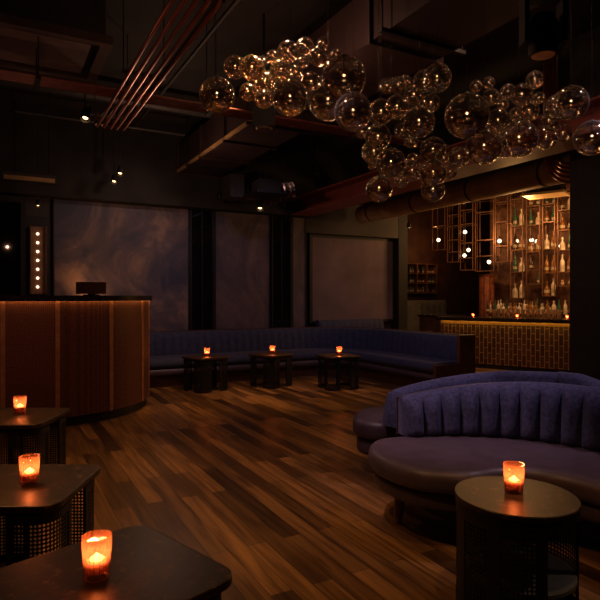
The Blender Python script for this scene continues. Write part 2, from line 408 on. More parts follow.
# ---------------------------------------------------------------- reception desk
DP = [Vector((x, 6.02)) for x in (-1.6, -1.0, -.4, .1, .5)]
DP += [Vector((.5+1.18*math.sin(a), 7.2-1.18*math.cos(a))) for a in [PI/2*k/24 for k in range(1, 25)]] + [Vector((1.68, 7.6))]
DR, DL = resample(DP, .04)
desk = thing('reception_desk', 'curved reception desk with bronze woven front panels and glowing strip under its black top', 'desk', (0, 0, 0))
def part_path(s0, s1):
    out = []; s = 0
    for i, p in enumerate(DR):
        if i: s += (DR[i]-DR[i-1]).length
        if s0 - .041 <= s <= s1 + .001: out.append(p)
    return out
seams = [0, .55, 1.1, 1.61, 2.09, 2.68, 3.22, 3.72, DL]
for a, b_ in zip(seams, seams[1:]):
    P = part_path(a, b_)
    if len(P) > 1:
        m = MB(); sweep(m, P, lambda i, s: [(.0,.10),(.0,1.278),(-.05,1.278),(-.05,.10)]); m.build('front_panel', M['weave'], desk, smooth=True)
for a in seams[1:-1]:
    P = part_path(a+.03, a+.10)[:2]
    m = MB(); sweep(m, P, lambda i, s: [(-.01,.10),(.012,.10),(.012,1.275),(-.01,1.275)]); m.build('seam_trim', M['trimc'], desk)
m = MB(); sweep(m, DR, lambda i, s: [(-.04,0),(-.04,.10),(-.1,.10),(-.1,0)]); m.build('plinth', M['black'], desk)
m = MB(); sweep(m, DR, lambda i, s: [(.045,1.258),(.045,1.315),(-.42,1.315),(-.42,1.28),(.035,1.28),(.035,1.258)]); m.build('counter_top', M['stone'], desk)
m = MB(); sweep(m, DR, lambda i, s: [(.028,1.271),(.028,1.2795),(.012,1.2795),(.012,1.271)]); m.build('light_strip', M['led'], desk)
m = MB(); sweep(m, DR, lambda i, s: [(-.05,.5),(-.05,.52),(-.40,.52),(-.40,.5)]); m.build('inner_shelf', M['walnut'], desk)
# the desk lamp box / monitor on it
x, y, _ = wpt(89, 305, 1.25)
q = cw(-2.38, 6.38)
t = thing('monitor', 'small black monitor standing on the reception desk counter', 'monitor', (q[0], q[1], 1.3155), -TH)
MB().box(-.17, .17, -.012, .012, .02, .155).build('display', M['walnut'], t)
MB().box(-.04, .04, .012, .03, 0, .10).box(-.08, .08, -.03, .06, 0, .012).build('stand', M['black'], t)
lamp('SPOT', 'desk_uplight', (1.15, 8.3, 1.05), 16, (1,.42,.14), aim=(1.3, 8.66, 1.75), size=.05, cone=100, blend=1)

# ---------------------------------------------------------------- banquette along the wall
def fluted(mb, P, z0, ztop, th=.12, bulge=.03, cw_=.13, end=0, n=5, lean=.05):
    L = sum((b-a).length for a, b in zip(P, P[1:]))
    k = max(1, round(L / cw_)); c = L / k
    def prof(i, s):
        zt = ztop(s) if callable(ztop) else ztop
        b = bulge * (abs(math.sin(PI*s/c))**.6)
        e = min(1, min(s, L-s)/.03) if end else 1
        th2 = th*(.7+.3*e)
        pts = [(th2*.5+b*.2+lean*.5, z0)]
        for j in range(1, n):
            f = j/n; pts.append((th2*.5 + b*min(1, (1-f)*6, f*6+.4) + lean*(.5-f), z0+(zt-z0-.04)*f))
        pts += [(th2*.42+b*.6-lean*.5, zt-.025), (th2*.2-lean*.5, zt-.004), (-lean*.5, zt), (-th2*.3-lean*.5, zt-.006), (-th2*.5-lean*.5, zt-.035), (-th2*.5-lean*.5, z0)]
        return pts
    sweep(mb, P, prof)
BQ = [(1.3, 8.5), (4.55, 8.5)]
BQ += [(4.55+1.12*math.sin(a), 7.38+1.12*math.cos(a)) for a in [PI/2*k/12 for k in range(1, 13)]] + [(5.67, 5.66)]
BP, BL_ = resample([Vector(p) for p in BQ], .026)
BPc, _ = resample([Vector(p) for p in BQ], .1)
bq = thing('banquette', 'long curved navy channel-back banquette against the far wall', 'banquette')
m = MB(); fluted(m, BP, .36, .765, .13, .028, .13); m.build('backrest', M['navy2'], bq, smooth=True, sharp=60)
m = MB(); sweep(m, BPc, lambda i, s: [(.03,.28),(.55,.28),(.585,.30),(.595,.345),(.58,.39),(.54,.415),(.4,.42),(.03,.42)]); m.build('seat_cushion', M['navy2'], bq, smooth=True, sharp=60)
m = MB(); sweep(m, BPc, lambda i, s: [(.0,.17),(.54,.17),(.565,.19),(.575,.225),(.565,.26),(.54,.28),(.0,.28)]); m.build('seat_base', M['leather'], bq, smooth=True, sharp=60)
m = MB(); sweep(m, BPc, lambda i, s: [(.0,.0),(.46,.0),(.46,.17),(.0,.17)]); m.build('plinth', M['walnut'], bq)
m = MB(); sweep(m, BPc, lambda i, s: [(-.10,.0),(-.075,.0),(-.075,.775),(-.10,.775)]); m.build('back_board', M['walnut'], bq)
MB().box(5.07, 5.78, 5.60, 5.655, 0, .40).box(5.49, 5.78, 5.60, 5.655, .40, .785).build('end_panel', M['walnut'], bq)

# far booth under the screen
fb = thing('booth_seat', 'dark navy booth under the projection screen, behind the long banquette', 'booth', (6.02, 8.83, 0))
P, _ = resample([Vector((-.85, 0)), Vector((.60, 0))], .026)
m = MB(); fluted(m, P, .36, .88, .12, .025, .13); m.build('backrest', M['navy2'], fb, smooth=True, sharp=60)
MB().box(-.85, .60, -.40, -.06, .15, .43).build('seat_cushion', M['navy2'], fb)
MB().box(-.85, .60, -.36, -.05, 0, .15).build('plinth', M['black'], fb)

# ---------------------------------------------------------------- candles
votives = []
def make_votive(h=.125, r=.042):
    t = thing('votive_candle', 'x', 'candle')
    m = MB(); rows = []
    for z, rr in ((0,.62),(.003,.86),(.02,.90),(.058,.92),(.062,.86),(.066,.92),(.10,.98),(h,1.0),(h,.93),(.10,.90),(.045,.84),(.022,.80),(.018,.3)):
        nn = 96
        rows.append([((r*rr*(1+.04*math.cos(20*2*PI*k/nn)*(.02 < z < h)))*math.cos(2*PI*k/nn), (r*rr*(1+.04*math.cos(20*2*PI*k/nn)*(.02 < z < h)))*math.sin(2*PI*k/nn), z) for k in range(nn)])
    m.grid(rows).build('ribbed_glass', M['votive'], t, smooth=True)
    MB().lathe([(r*.70,.022),(r*.72,.052),(r*.5,.050),(r*.05,.049)], n=20).build('wax', M['wax'], t, smooth=True)
    MB().lathe([(.002,.051),(.016,.053),(.022,.058),(.012,.065),(.0008,.074)], n=12).build('flame', M['flame'], t, smooth=True)
    lamp('POINT', 'candle_light', (0,0,.088), .6, (1,.48,.2), size=.0015, parent=t)
    return t
V0 = make_votive(); first = [True]
def votive(loc, label, group=None, s=None):
    if first[0]: first[0] = False; o = V0; o.location = loc; o['label'] = label
    else: o = dup(V0, loc, random.random()*3, label)
    if s: o.scale = (s,)*3
    if group: o['group'] = group
    return o

# ---------------------------------------------------------------- side tables
TZ = .47
def perf(mb, f, U, V, pitch, stagger=False, hr=.33):       # perforated sheet, f(u, v) -> point; octagonal holes
    nu = max(1, round(U/pitch)); nv = max(1, round(V/pitch)); pu, pv = U/nu, V/nv
    for i in range(nu):
        for j in range(nv):
            cu, cv = (i+.5)*pu, (j+.5)*pv
            outer = [(1,0),(1,1),(0,1),(-1,1),(-1,0),(-1,-1),(0,-1),(1,-1)]
            o = [mb.bm.verts.new(f(cu+a*pu/2, cv+b*pv/2)) for a, b in outer]
            h = [mb.bm.verts.new(f(cu+pu*hr*math.cos(PI/4*k), cv+pv*hr*math.sin(PI/4*k))) for k in range(8)]
            for k in range(8): mb.face([o[k], o[(k+1)%8], h[(k+1)%8], h[k]])
def rsq(h, r, n=6):                                         # rounded square outline, ccw
    out = []
    for cx, cy, a in ((h-r,h-r,0),(-h+r,h-r,PI/2),(-h+r,-h+r,PI),(h-r,-h+r,1.5*PI)):
        for k in range(n+1): out.append((cx+r*math.cos(a+PI/2*k/n), cy+r*math.sin(a+PI/2*k/n)))
    return out
def thin(mb, name, mt, parent, th=.002, rotz=0, loc=None):
    o = mb.build(name, mt, parent, loc=loc, rotz=rotz)
    md = o.modifiers.new('thickness', 'SOLIDIFY'); md.thickness = th; return o
def make_square_table():
    t = thing('side_table', 'x', 'side table')
    H = .285
    MB().slab(rsq(H, .075), TZ-.028, TZ, .006, 3).build('table_top', M['top'], t, smooth=True)
    MB().slab(rsq(H-.03, .06), TZ-.05, TZ-.029, .002, 1).build('under_frame', M['black'], t)
    hh, R = H-.02, .09; Wg = .095                            # corner legs: L shells with a rounded bend
    arc = PI/2*R; U = Wg*2 + arc
    def pos(u, off=0):
        if u < Wg: return (hh-off, hh-R-(Wg-u))
        if u > Wg+arc: return (hh-R-(u-Wg-arc), hh-off)
        a = (u-Wg)/R; return (hh-R+(R-off)*math.cos(a), hh-R+(R-off)*math.sin(a))
    leg = None
    for q in range(4):
        if leg is None:
            m = MB(); e = .028
            perf(m, lambda u, v: (*pos(e+u), .03+v), U-2*e, TZ-.05-.06, .0165, hr=.36)
            leg = thin(m, 'leg', M['black'], t)
            fr = MB()
            for u0, u1 in ((0, e), (U-e, U)):
                a, b_, c, d = pos(u0,-.003), pos(u1,-.003), pos(u1,.007), pos(u0,.007)
                fr.grid([[(x,y,.0) for x,y in (a,b_,c,d)], [(x,y,TZ-.045) for x,y in (a,b_,c,d)]])
            us = [e+(U-2*e)*k/12 for k in range(13)]
            for z0, z1 in ((0,.03),(TZ-.08,TZ-.045)):
                fr.grid([[(*pos(u,-.003),z0),(*pos(u,-.003),z1),(*pos(u,.007),z1),(*pos(u,.007),z0)] for u in us])
            f = fr.build('leg_frame', M['black'], leg)
        else:
            l2 = leg.copy(); COL.objects.link(l2); l2.parent = t; l2.rotation_euler[2] = PI/2*q
            f2 = f.copy(); COL.objects.link(f2); f2.parent = l2
    return t
T0 = make_square_table(); tf = [True]
def table(loc, rz, label):
    if tf[0]:
        tf[0] = False; T0.location = loc; T0.rotation_euler[2] = rz; T0['label'] = label; T0['group'] = 'square side tables'
        return T0
    return dup(T0, loc, rz, label, 'square side tables')
def at(xc, d, z=0): a = cw(xc, d); return (a[0], a[1], z)
table((.29, 1.74, 0), math.radians(18), 'square dark brass side table nearest the camera at the bottom left')
table(at(-1.255, 2.50), -TH, 'square dark brass side table between the nearest table and the one by the desk')
table(at(-1.985, 3.92), -TH, 'square dark brass side table closest to the reception desk')
votive((.262, 1.742, TZ), 'amber ribbed glass candle on the nearest side table')
votive(at(-1.20, 2.485, TZ), 'amber ribbed glass candle on the middle of the three left tables')
votive(at(-1.985, 3.97, TZ), 'amber ribbed glass candle on the table in front of the reception desk')
for xc, d, rz, l, wd in ((-1.32, 7.83, 16, 'leftmost square black table in front of the long banquette', 'leftmost'),
                  (-.42, 8.2, 20, 'middle square black table in front of the long banquette', 'middle'),
                  (.546, 8.02, -8, 'rightmost square black table in front of the long banquette', 'rightmost')):
    p = at(xc, d); o = table(p, math.radians(rz), l); o.scale = (.9, .9, 1)
    votive((p[0]+.02, p[1], TZ), 'small lit candle glass on the %s table by the long banquette' % wd, s=.95)

# round table
rt = thing('round_side_table', 'round drum side table with perforated black metal sides and open front by the sofa', 'side table', at(.906, 2.355))
R = .248
MB().lathe([(R*.02,TZ-.02),(R-.002,TZ-.02),(R,TZ-.016),(R,TZ-.004),(R-.003,TZ),(R*.02,TZ)], n=72).build('table_top', M['top'], rt, smooth=True)
MB().lathe([(R-.012,TZ-.05),(R-.004,TZ-.05),(R-.004,TZ-.021),(R-.012,TZ-.021)], n=72, caps=False).build('rim', M['black'], rt, smooth=True)
R2 = R-.008
FA = math.atan2(-CT, -ST)          # direction from the table to the camera
def arcstrip(mb, a0, a1, z0, z1, r0=R2-.003, r1=R2+.002, n=12):
    mb.grid([[(r*math.cos(a0+(a1-a0)*k/n), r*math.sin(a0+(a1-a0)*k/n), z) for r, z in ((r0,z0),(r1,z0),(r1,z1),(r0,z1))] for k in range(n+1)])
D = math.radians
# angles measured from the camera direction, positive = towards the right of the picture
AO = FA + D(-15)                    # table centre is right of the picture's middle; small twist
segs = [(18, 62, 'open'), (62, 68, 's'), (68, 118, 'p'), (118, 128, 's'), (128, 178, 'p'), (178, 188, 's'), (188, 238, 'p'), (238, 250, 's'), (250, 300, 'p'), (300, 316, 's'), (316, 362, 'p'), (362, 378, 's')]
segs = [(22, 88, 'open'), (88, 96, 's'), (96, 140, 'p'), (140, 152, 's'), (152, 196, 'p'), (196, 208, 's'), (208, 252, 'p'), (252, 262, 's'), (262, 284, 'p'), (284, 300, 's'), (300, 328, 'p'), (328, 341, 's'), (341, 372, 'p'), (372, 382, 's')]
for a, b_, k in segs:
    a, b_ = AO + D(a), AO + D(b_)
    if k == 's': m = MB(); arcstrip(m, a, b_, .0, TZ-.05, n=6); m.build('upright', M['black'], rt, smooth=True)
    elif k == 'p':
        m = MB(); perf(m, lambda u, v: (R2*math.cos(a+u/R2), R2*math.sin(a+u/R2), .05+v), R2*(b_-a), TZ-.05-.05-.03, .017, hr=.38)
        s_ = thin(m, 'perforated_panel', M['black'], rt, .0015)
        
        for z0, z1 in ((0, .05), (TZ-.08, TZ-.05)): f = MB(); arcstrip(f, a, b_, z0, z1); f.build('rail', M['black'], s_)
MB().lathe([(.004,.15),(R2-.006,.15),(R2-.006,.165),(.004,.165)], n=48).build('shelf', M['shelfm'], rt, smooth=True)
MB().lathe([(.004,.0),(R2-.006,.0),(R2-.006,.02),(.004,.02)], n=48).build('base', M['black'], rt, smooth=True)
votive(at(.905, 2.37, TZ), 'amber ribbed glass candle on the round drum table')

# ---------------------------------------------------------------- serpentine sofas
def v2(p): return Vector(cw(*p))
seat_front = [(.405,3.32),(.42,3.14),(.50,2.97),(.61,2.86),(.74,2.81),(.88,2.80),(1.03,2.86),(1.18,2.86),(1.31,2.78),(1.42,2.62),(1.50,2.42),(1.58,2.2),(1.75,2.05),(1.98,2.05)]
seat_back = [(2.16,2.25),(2.12,2.55),(1.99,2.86),(1.80,3.15),(1.62,3.36),(1.40,3.50),(1.15,3.58),(.9,3.60),(.66,3.58),(.47,3.50)]
out = catmull([tuple(cw(*p)) for p in seat_front + seat_back], 6)
def inset(o, d):
    r = []; n = len(o)
    for i in range(n):
        a, b_, c = Vector(o[i-1]), Vector(o[i]), Vector(o[(i+1)%n]); t_ = (c-a).normalized(); r.append((b_.x-t_.y*d, b_.y+t_.x*d))
    return r
sf = thing('curved_sofa', 'front serpentine sofa with navy channelled back and plum leather seat', 'sofa')
MB().slab(out, .30, .42, .055, 6, rb=.035).build('seat_cushion', M['leather'], sf, smooth=True, sharp=70)
MB().slab(inset(out, .035), .205, .299, .03, 4, rb=.03).build('seat_base', M['leather'], sf, smooth=True, sharp=70)
BK = catmull([tuple(v2(p)) for p in [(.655,3.60),(.8,3.635),(1.0,3.64),(1.2,3.615),(1.42,3.54),(1.62,3.40),(1.80,3.20),(1.97,2.95),(2.10,2.68)]], 8, closed=False)
P, L1 = resample([Vector(p) for p in BK], .128/16)
def ztop(s):
    a = min(1, s/1.0); return .655 + .115*math.sin(a*PI/2) - max(0, s-1.2)*.06
m = MB(); fluted(m, P, .415, ztop, .11, .065, .128, end=1, n=8, lean=.03); m.build('backrest', M['navy'], sf, smooth=True, sharp=75)
m = MB(); sweep(m, P, lambda i, s: [(-.085,.40),(-.085,ztop(s)-.01),(-.068,ztop(s)-.01),(-.068,.40)]); m.build('back_shell', M['leather'], sf, smooth=True)
legp = [(.58,3.22),(1.02,3.10),(1.45,3.0),(1.8,2.4),(.62,3.44),(1.2,3.45),(1.9,2.8)]
for p in legp:
    a = cw(*p); d_ = (Vector(a)-v2((1.1,3.3))).normalized()*.02
    MB().tube([(a[0],a[1],.206),(a[0]+d_.x,a[1]+d_.y,0)], [.036,.022], 12).build('leg', M['walnut'], sf, smooth=True)
# second sofa, back to back
so = thing('curved_sofa', 'rear serpentine sofa standing back to back behind the front one', 'sofa')
o2 = [(.40,4.25),(.42,4.08),(.56,3.98),(.74,3.99),(1.0,4.03),(1.3,4.03),(1.6,3.98),(1.86,3.86),(1.98,3.45),(2.3,3.3),(2.6,3.7),(2.3,4.3),(1.9,4.55),(1.4,4.68),(1.0,4.68),(.7,4.64),(.47,4.48)]
out2 = catmull([tuple(cw(*p)) for p in o2], 6)
MB().slab(out2, .27, .41, .06, 5, rb=.045).build('seat_cushion', M['leather'], so, smooth=True, sharp=70)
MB().slab(inset(out2, .03), .15, .268, .03, 4, rb=.03).build('seat_base', M['leather'], so, smooth=True, sharp=70)
BK2 = catmull([tuple(v2(p)) for p in [(1.82,3.93),(1.58,4.0),(1.3,4.045),(1.0,4.02),(.75,3.94),(.62,3.86)]], 8, closed=False)
P, L2 = resample([Vector(p) for p in BK2], .013)
def zt2(s): return .775 - .12*max(0, (s-.35)/(L2-.35))**1.3
m = MB(); fluted(m, P, .405, zt2, .13, .03, .13, end=1, n=6); m.build('backrest', M['navy'], so, smooth=True, sharp=75)
BK3 = catmull([tuple(v2(p)) for p in [(2.08,3.42),(2.02,3.58),(1.96,3.76),(1.88,3.87),(1.83,3.93)]], 8, closed=False)
P, L3 = resample([Vector(p) for p in BK3], .013)
m = MB(); fluted(m, P, .405, lambda s: .69+.09*min(1, s/L3*1.3), .15, .03, .13, end=1, n=6); m.build('side_backrest', M['navy'], so, smooth=True, sharp=75)
for p in [(.6,4.15),(.7,4.5),(1.4,4.2),(1.4,4.55),(2.3,4.0),(2.0,4.3)]:
    a = cw(*p); MB().tube([(a[0],a[1],.152),(a[0],a[1],0)], [.034,.024], 12).build('leg', M['walnut'], so, smooth=True)

# ---------------------------------------------------------------- bar
BA = math.atan2(-.915, .40)
def bl(s, n, z=0): return (7.47+.40*s+.915*n, 8.12-.915*s+.40*n, z)
def s_at(px, n):
    k = (px-300)/F
    # xc = X*CT - Y*ST ; d = X*ST + Y*CT ; solve xc = k d for s
    X0, Y0 = 7.47+.915*n, 8.12+.40*n
    return (k*(X0*ST+Y0*CT) - (X0*CT-Y0*ST)) / ((.40*CT+.915*ST) - k*(.40*ST-.915*CT))
def z_at(px, py, n):
    p = bl(s_at(px, n), n); d = p[0]*ST + p[1]*CT; return EYE + (HZ-py)*d/F
bar = thing('bar_counter', 'bar counter with staggered brass tile front lit by a glowing strip', 'bar', bl(0,0), BA)
MB().box(0, 3.1, 0, .05, .08, .80).build('tiled_front', M['tile'], bar)
MB().box(0, 3.1, -.002, .05, .80, .875).build('upper_fascia', M['brass'], bar)
MB().box(.02, 3.1, .03, .55, 0, .08).build('plinth', M['black'], bar)
MB().box(0, .05, .05, .60, .08, .875).build('end_panel', M['walnut'], bar)
MB().box(-.04, 3.1, -.16, .65, .889, .925).box(-.04, 3.1, -.16, -.15, .862, .889).build('counter_top', M['stone'], bar)
MB().box(0, 3.1, -.12, -.10, .876, .8885).build('light_strip', M['barled'], bar)
st = thing('service_counter', 'low dark walnut side counter at the left end of the bar', 'counter', bl(-.82,.72), BA)
MB().box(0, .78, .05, .55, 0, .89).build('body', M['walnut'], st)
MB().box(-.02, .80, 0, .6, .891, .925).build('counter_top', M['stone'], st)
back = thing('back_counter', 'low dark counter behind the bar carrying rows of bottles', 'counter', bl(s_at(493, 1.35),1.35), BA)
MB().box(0, 2.6, .03, .5, 0, .93).build('body', M['walnut'], back)
MB().box(-.02, 2.6, 0, .52, .931, .965).build('counter_top', M['stone'], back)
struct('wall_end', MB().box(6.9, 7.1, 9.25, 11.6, 0, CEIL), M['redwall'])
struct('wall_bar', MB().box(.2, 3.3, 0, .1, 0, CEIL), M['barwall'], loc=bl(0, 2.15), rotz=BA)
for px, w_ in ((473, 'left'), (517, 'middle'), (567, 'right')):
    votive(bl(s_at(px, .12), .12, .925), '%s tiny tealight glass on the bar counter' % w_, s=.55)
# red column in the middle of the cages
s0 = s_at(485, 1.6)
t = thing('column_cladding', 'rust red textured round column under the hanging cages', 'column', bl(s0, 1.7), BA)
MB().lathe([(.13,0),(.16,.05),(.15,.4),(.15,1.72),(.17,1.78)], n=16).build('shaft', M['brick'], t)
m = MB()
for k in range(8): m.tube([(.152*math.cos(k*PI/4), .152*math.sin(k*PI/4), .05), (.152*math.cos(k*PI/4), .152*math.sin(k*PI/4), 1.72)], .012, 6)
m.build('rib', M['copper'], t)

# ---- bottles
def bottle_mesh(kind):
    m = MB()
    pr = {0: [(.004,0),(.036,.0),(.038,.01),(.038,.17),(.030,.20),(.014,.225),(.013,.28),(.016,.285),(.016,.30),(.004,.30)],
          1: [(.004,0),(.048,.0),(.05,.01),(.048,.11),(.038,.15),(.014,.175),(.014,.22),(.02,.225),(.02,.25),(.004,.25)],
          2: [(.004,0),(.030,.0),(.032,.01),(.034,.15),(.012,.24),(.011,.32),(.015,.325),(.015,.335),(.004,.335)]}[kind]
    return m.lathe(pr, n=12)
kinds = []
for k, mk in ((0,'clear'),(1,'amberb'),(2,'green'),(0,'brown'),(1,'clear'),(0,'amberb')):
    lab = {'clear': 'clear', 'amberb': 'amber', 'green': 'green', 'brown': 'dark brown'}[mk]
    o = thing('bottle', 'x', 'bottle')
    bottle_mesh(k).build('glass_body', M[mk], o, smooth=True)
    rr = {0:.0385, 1:.0495, 2:.0335}[k]
    MB().lathe([(rr+.0005,.05),(rr+.001,.05),(rr+.0005,.10),(rr-.001,.10)], n=12, caps=False).build('paper_label', M['label'], o, smooth=True)
    kinds.append([o, lab, False])
def bottle(loc, where, group, k=None, s=1.0):
    kd = kinds[k if k is not None else random.randrange(6)]
    shp = {0:'straight',1:'squat',2:'slender'}[(0,1,2,0,1,0)[kinds.index(kd)]]
    lab = '%s %s liquor bottle %s' % (shp, kd[1], where)
    if not kd[2]:
        kd[2] = True; o = kd[0]; o.location = loc; o['label'] = lab; o['group'] = group
    else: o = dup(kd[0], loc, random.random()*6, lab, group)
    o.scale = (s,)*3
sR = s_at(574, 1.5)
k = 0
for row, n_, in ((0, 1.45), (1, 1.60)):
    s = s_at(488, n_) + row*.05
    while s < sR + .1:
        bottle(bl(s, n_, .965), ('in the front row' if row == 0 else 'in the rear row') + ' on the back counter', 'bottles on the back counter, %s row' % ('front' if row == 0 else 'rear'), random.choice([0, 0, 4, 4, 1, 5, 3, 2]), random.uniform(.8, .95))
        s += random.uniform(.098, .112)
# glasses on the bar counter
g0 = tag(MB().lathe([(.002,0),(.030,0),(.034,.005),(.038,.15),(.036,.15),(.030,.012),(.002,.012)], n=14).build('highball_glass', glass_thin('tumbler_glass', (.85,.8,.75), .25, .05, ((.8,.65,.5), .25)), smooth=True), 'clear highball glass in the row along the bar counter', 'glass', 'highball glasses along the bar counter')
s = s_at(494, .45); fst = True
while s < s_at(562, .45):
    if fst: g0.location = bl(s, .45, .925); fst = False
    else: c = g0.copy(); COL.objects.link(c); c.location = bl(s, .45, .925)
    s += .088

# ---- hanging copper cages
names = {}
def cage(pxa, pxb, ys, n0, dep, label, bulbs=(), shelves=True, stock=0, key=''):
    s0, s1 = s_at(pxa, n0), s_at(pxb, n0)
    zs = [z_at((pxa+pxb)/2, y, n0) for y in ys]          # levels, top to bottom
    zb = zs[-1]; W_ = s1 - s0
    t = thing('hanging_cage_shelf', label, 'shelf', bl(s0, n0, zb), BA, 'copper cages above the bar')
    r = .008
    m = MB()
    for x in (r, W_-r):
        for y in (r, dep-r): m.box(x-r, x+r, y-r, y+r, 0, zs[0]-zb)
    m.build('upright', M['rack'], t)
    for z in zs:
        z -= zb; m = MB()
        m.box(0, W_, 0, 2*r, z-r, z+r).box(0, W_, dep-2*r, dep, z-r, z+r).box(0, 2*r, 2*r, dep-2*r, z-r, z+r).box(W_-2*r, W_, 2*r, dep-2*r, z-r, z+r)
        f = m.build('cross_frame', M['rack'], t)
        if shelves: MB().box(.012, W_-.012, .012, dep-.012, z-.004, z+.004).build('shelf_plate', M['blackglass'], f)
    for x in (.02, W_-.02): MB().tube([(x, dep/2, zs[0]-zb), (x, dep/2, CEIL-zb)], .006, 6).build('hanger_rod', M['black'], t)
    for bx, by in bulbs:
        bs, bz = s_at(bx, n0+dep/2), z_at(bx, by, n0+dep/2)
        b_ = MB().sphere((bs-s0, dep/2, bz-zb), .040, 16, 10).build('globe_bulb', M['bulb'], t, smooth=True)
        MB().tube([(bs-s0, dep/2, bz-zb+.045), (bs-s0, dep/2, bz-zb+.10)], .012, 8).build('socket', M['black'], b_)
    if stock:
        for j, z in enumerate(zs[1:]):
            gap = zs[j]-z
            if gap < .2: continue
            cnt = max(1, int(W_/.105))
            for q in range(cnt):
                if random.random() < .12: continue
                bottle(bl(s0+(q+.5)*W_/cnt, n0+dep*.45, z+.0045), 'standing in the %s' % key, 'bottles in the %s' % key, None, min(1.15, (gap-.03)/.345))
    return t
cage(432, 445, (205, 226, 250), 1.42, .28, 'leftmost copper cage holding one round bulb', [(438.5, 240)])
cage(447, 459, (198, 215, 226, 240, 252, 262), 1.42, .28, 'tall narrow empty copper cage second from the left')
cage(460, 473, (190, 210, 224, 243, 258, 270), 1.42, .28, 'copper cage with three stacked bulbs, third from the left', [(465, 232), (468.5, 250), (464.5, 255.5)])
cage(475, 494, (188, 199, 212, 240, 256, 271), 1.42, .28, 'wide copper cage hanging in front of the red column', [(489, 262)])
cage(495, 508, (186, 202, 222, 246, 262), 1.42, .28, 'copper cage with one bulb right of the red column', [(499.5, 241)])
cage(510, 523, (186, 199, 226, 250, 272, 298), 1.42, .28, 'copper cage shelf of bottles fourth from the right column edge', [(516.5, 241)], stock=1, key='fourth copper cage from the right')
cage(526, 540, (188, 206, 225, 252, 270, 284), 1.42, .28, 'copper cage with a pair of bulbs over its bottles', [(531.5, 240), (537, 241.5)], stock=1, key='cage with the pair of bulbs')
cage(542, 555, (190, 204, 222, 249, 273, 296), 1.42, .28, 'second copper cage from the dark column, stocked with bottles', [(547, 244)], stock=1, key='second cage from the dark column')
cage(557, 572, (190, 210, 230, 250, 272, 286), 1.42, .28, 'rightmost copper cage shelf beside the dark column', [(561, 246)], stock=1, key='rightmost cage')

# wine shelf at the far end
x0, _ , _z = 0, 0, 0
def far_x(px, Y): return Y*math.tan(TH + math.atan((px-300)/F))
Yf = 11.3; xa, xb = far_x(407, Yf), far_x(437, Yf); dmid = Yf/math.cos(TH+math.atan(122/F))*math.cos(math.atan(122/F))
za, zb = EYE+(297-293)*dmid/F, EYE+(297-264)*dmid/F
t = thing('wine_rack', 'open timber wine rack on the far wall left of the bar', 'wine rack', ((xa+xb)/2, Yf, za))
W2, H2 = (xb-xa)/2, zb-za
m = MB()
for k in range(4):
    z = H2*k/3; m.box(-W2, W2, 0, .28, z-.012, z+.012)
m.build('shelf', M['walnut'], t)
m = MB()
for k in range(4):
    x = -W2+2*W2*k/3; m.box(x-.012, x+.012, -.005, .28, -.012, H2+.012)
m.build('divider', M['rack'], t)
MB().box(-W2, W2, .281, .295, 0, H2).build('back_panel', M['walnut'], t)
for r_ in range(3):
    for c_ in range(12):
        if random.random() < .1: continue
        bottle(((xa+xb)/2-W2+2*W2*(c_+.5)/12, Yf+.12, za+H2*r_/3+.0125), 'on the %s shelf of the wine rack' % ('bottom', 'middle', 'top')[r_], 'bottles on the %s shelf of the wine rack' % ('bottom', 'middle', 'top')[r_], random.choice([2, 3, 3]), (H2/3-.04)/.345)
lamp('POINT', 'rack_fill', ((xa+xb)/2, Yf-.5, zb+.4), 11, AMB, size=.05)  # bare lamp added to brighten the rack
t = thing('grey_booth', 'high-backed grey upholstered booth below the wine rack', 'booth', (far_x(421, 10.4), 10.4, 0))
P, _ = resample([Vector((-.75, 0)), Vector((.75, 0))], .03)
m = MB(); fluted(m, P, .4, 1.22, .16, .03, .2); m.build('backrest', M['grey'], t, smooth=True, sharp=60)
MB().box(-.75, .75, -.55, -.08, .1, .45).build('seat_cushion', M['grey'], t)
MB().box(-.7, .7, -.5, .05, 0, .1).build('plinth', M['black'], t)

# ---------------------------------------------------------------- ceiling services
du = thing('square_duct', 'long square maroon air duct crossing the ceiling lengthwise', 'duct', (2.78, 0, 3.2))
MB().box(-.33, .33, .6, 8.44, 0, .42).build('body', M['ductm'], du)
for y in (1.9, 3.4, 4.9, 6.4, 7.3, 8.40):
    m = MB(); m.box(-.36, .36, y-.015, y+.015, -.03, 0).box(-.36, -.33, y-.015, y+.015, 0, .42).box(.33, .36, y-.015, y+.015, 0, .42); m.build('flange', M['ductm'], du)
MB().box(-.36, -.33, 5.2, 8.4, .0, .035).build('corner_angle', M['ductr'], du)
for y in (1.2, 3.2, 5.6, 7.8):
    h = MB().box(-.40, .40, y-.02, y+.02, -.03, -.001).build('hanger_bar', M['black'], du)
    for x in (-.38, .38): MB().tube([(x, y, -.001), (x, y, .74)], .006, 6).build('hanger_rod', M['black'], h)

be = thing('red_beam', 'oxide red steel beam running under the ceiling towards the plaster wall', 'beam', (4.62, 0, 2.70))
MB().box(-.20, .20, .8, 8.44, 0, .018).build('lower_flange', M['beam'], be)
MB().box(-.012, .012, .8, 8.44, .019, .26).build('web', M['beam'], be)
MB().box(-.20, .20, .8, 8.44, .261, .28).build('upper_flange', M['beam'], be)
rd = thing('round_duct', 'round duct with warm lit underside running to the bar', 'duct', (5.95, 0, 2.82))
P = [(0, 2.2+k*.3, 0) for k in range(20)]
MB().tube([(0, 3.76+k*.4, 0) for k in range(13)], .16, 28).build('body', M['ductr'], rd, smooth=True)
for y in (4.6, 5.8, 7.0, 8.2): MB().tube([(0, y, 0), (0, y+.03, 0)], .168, 28).build('joint_ring', M['ductm'], rd, smooth=True)
for y in (4.9, 7.4): MB().tube([(0, y, .16), (0, y, 1.13)], .006, 6).build('hanger_rod', M['black'], rd)

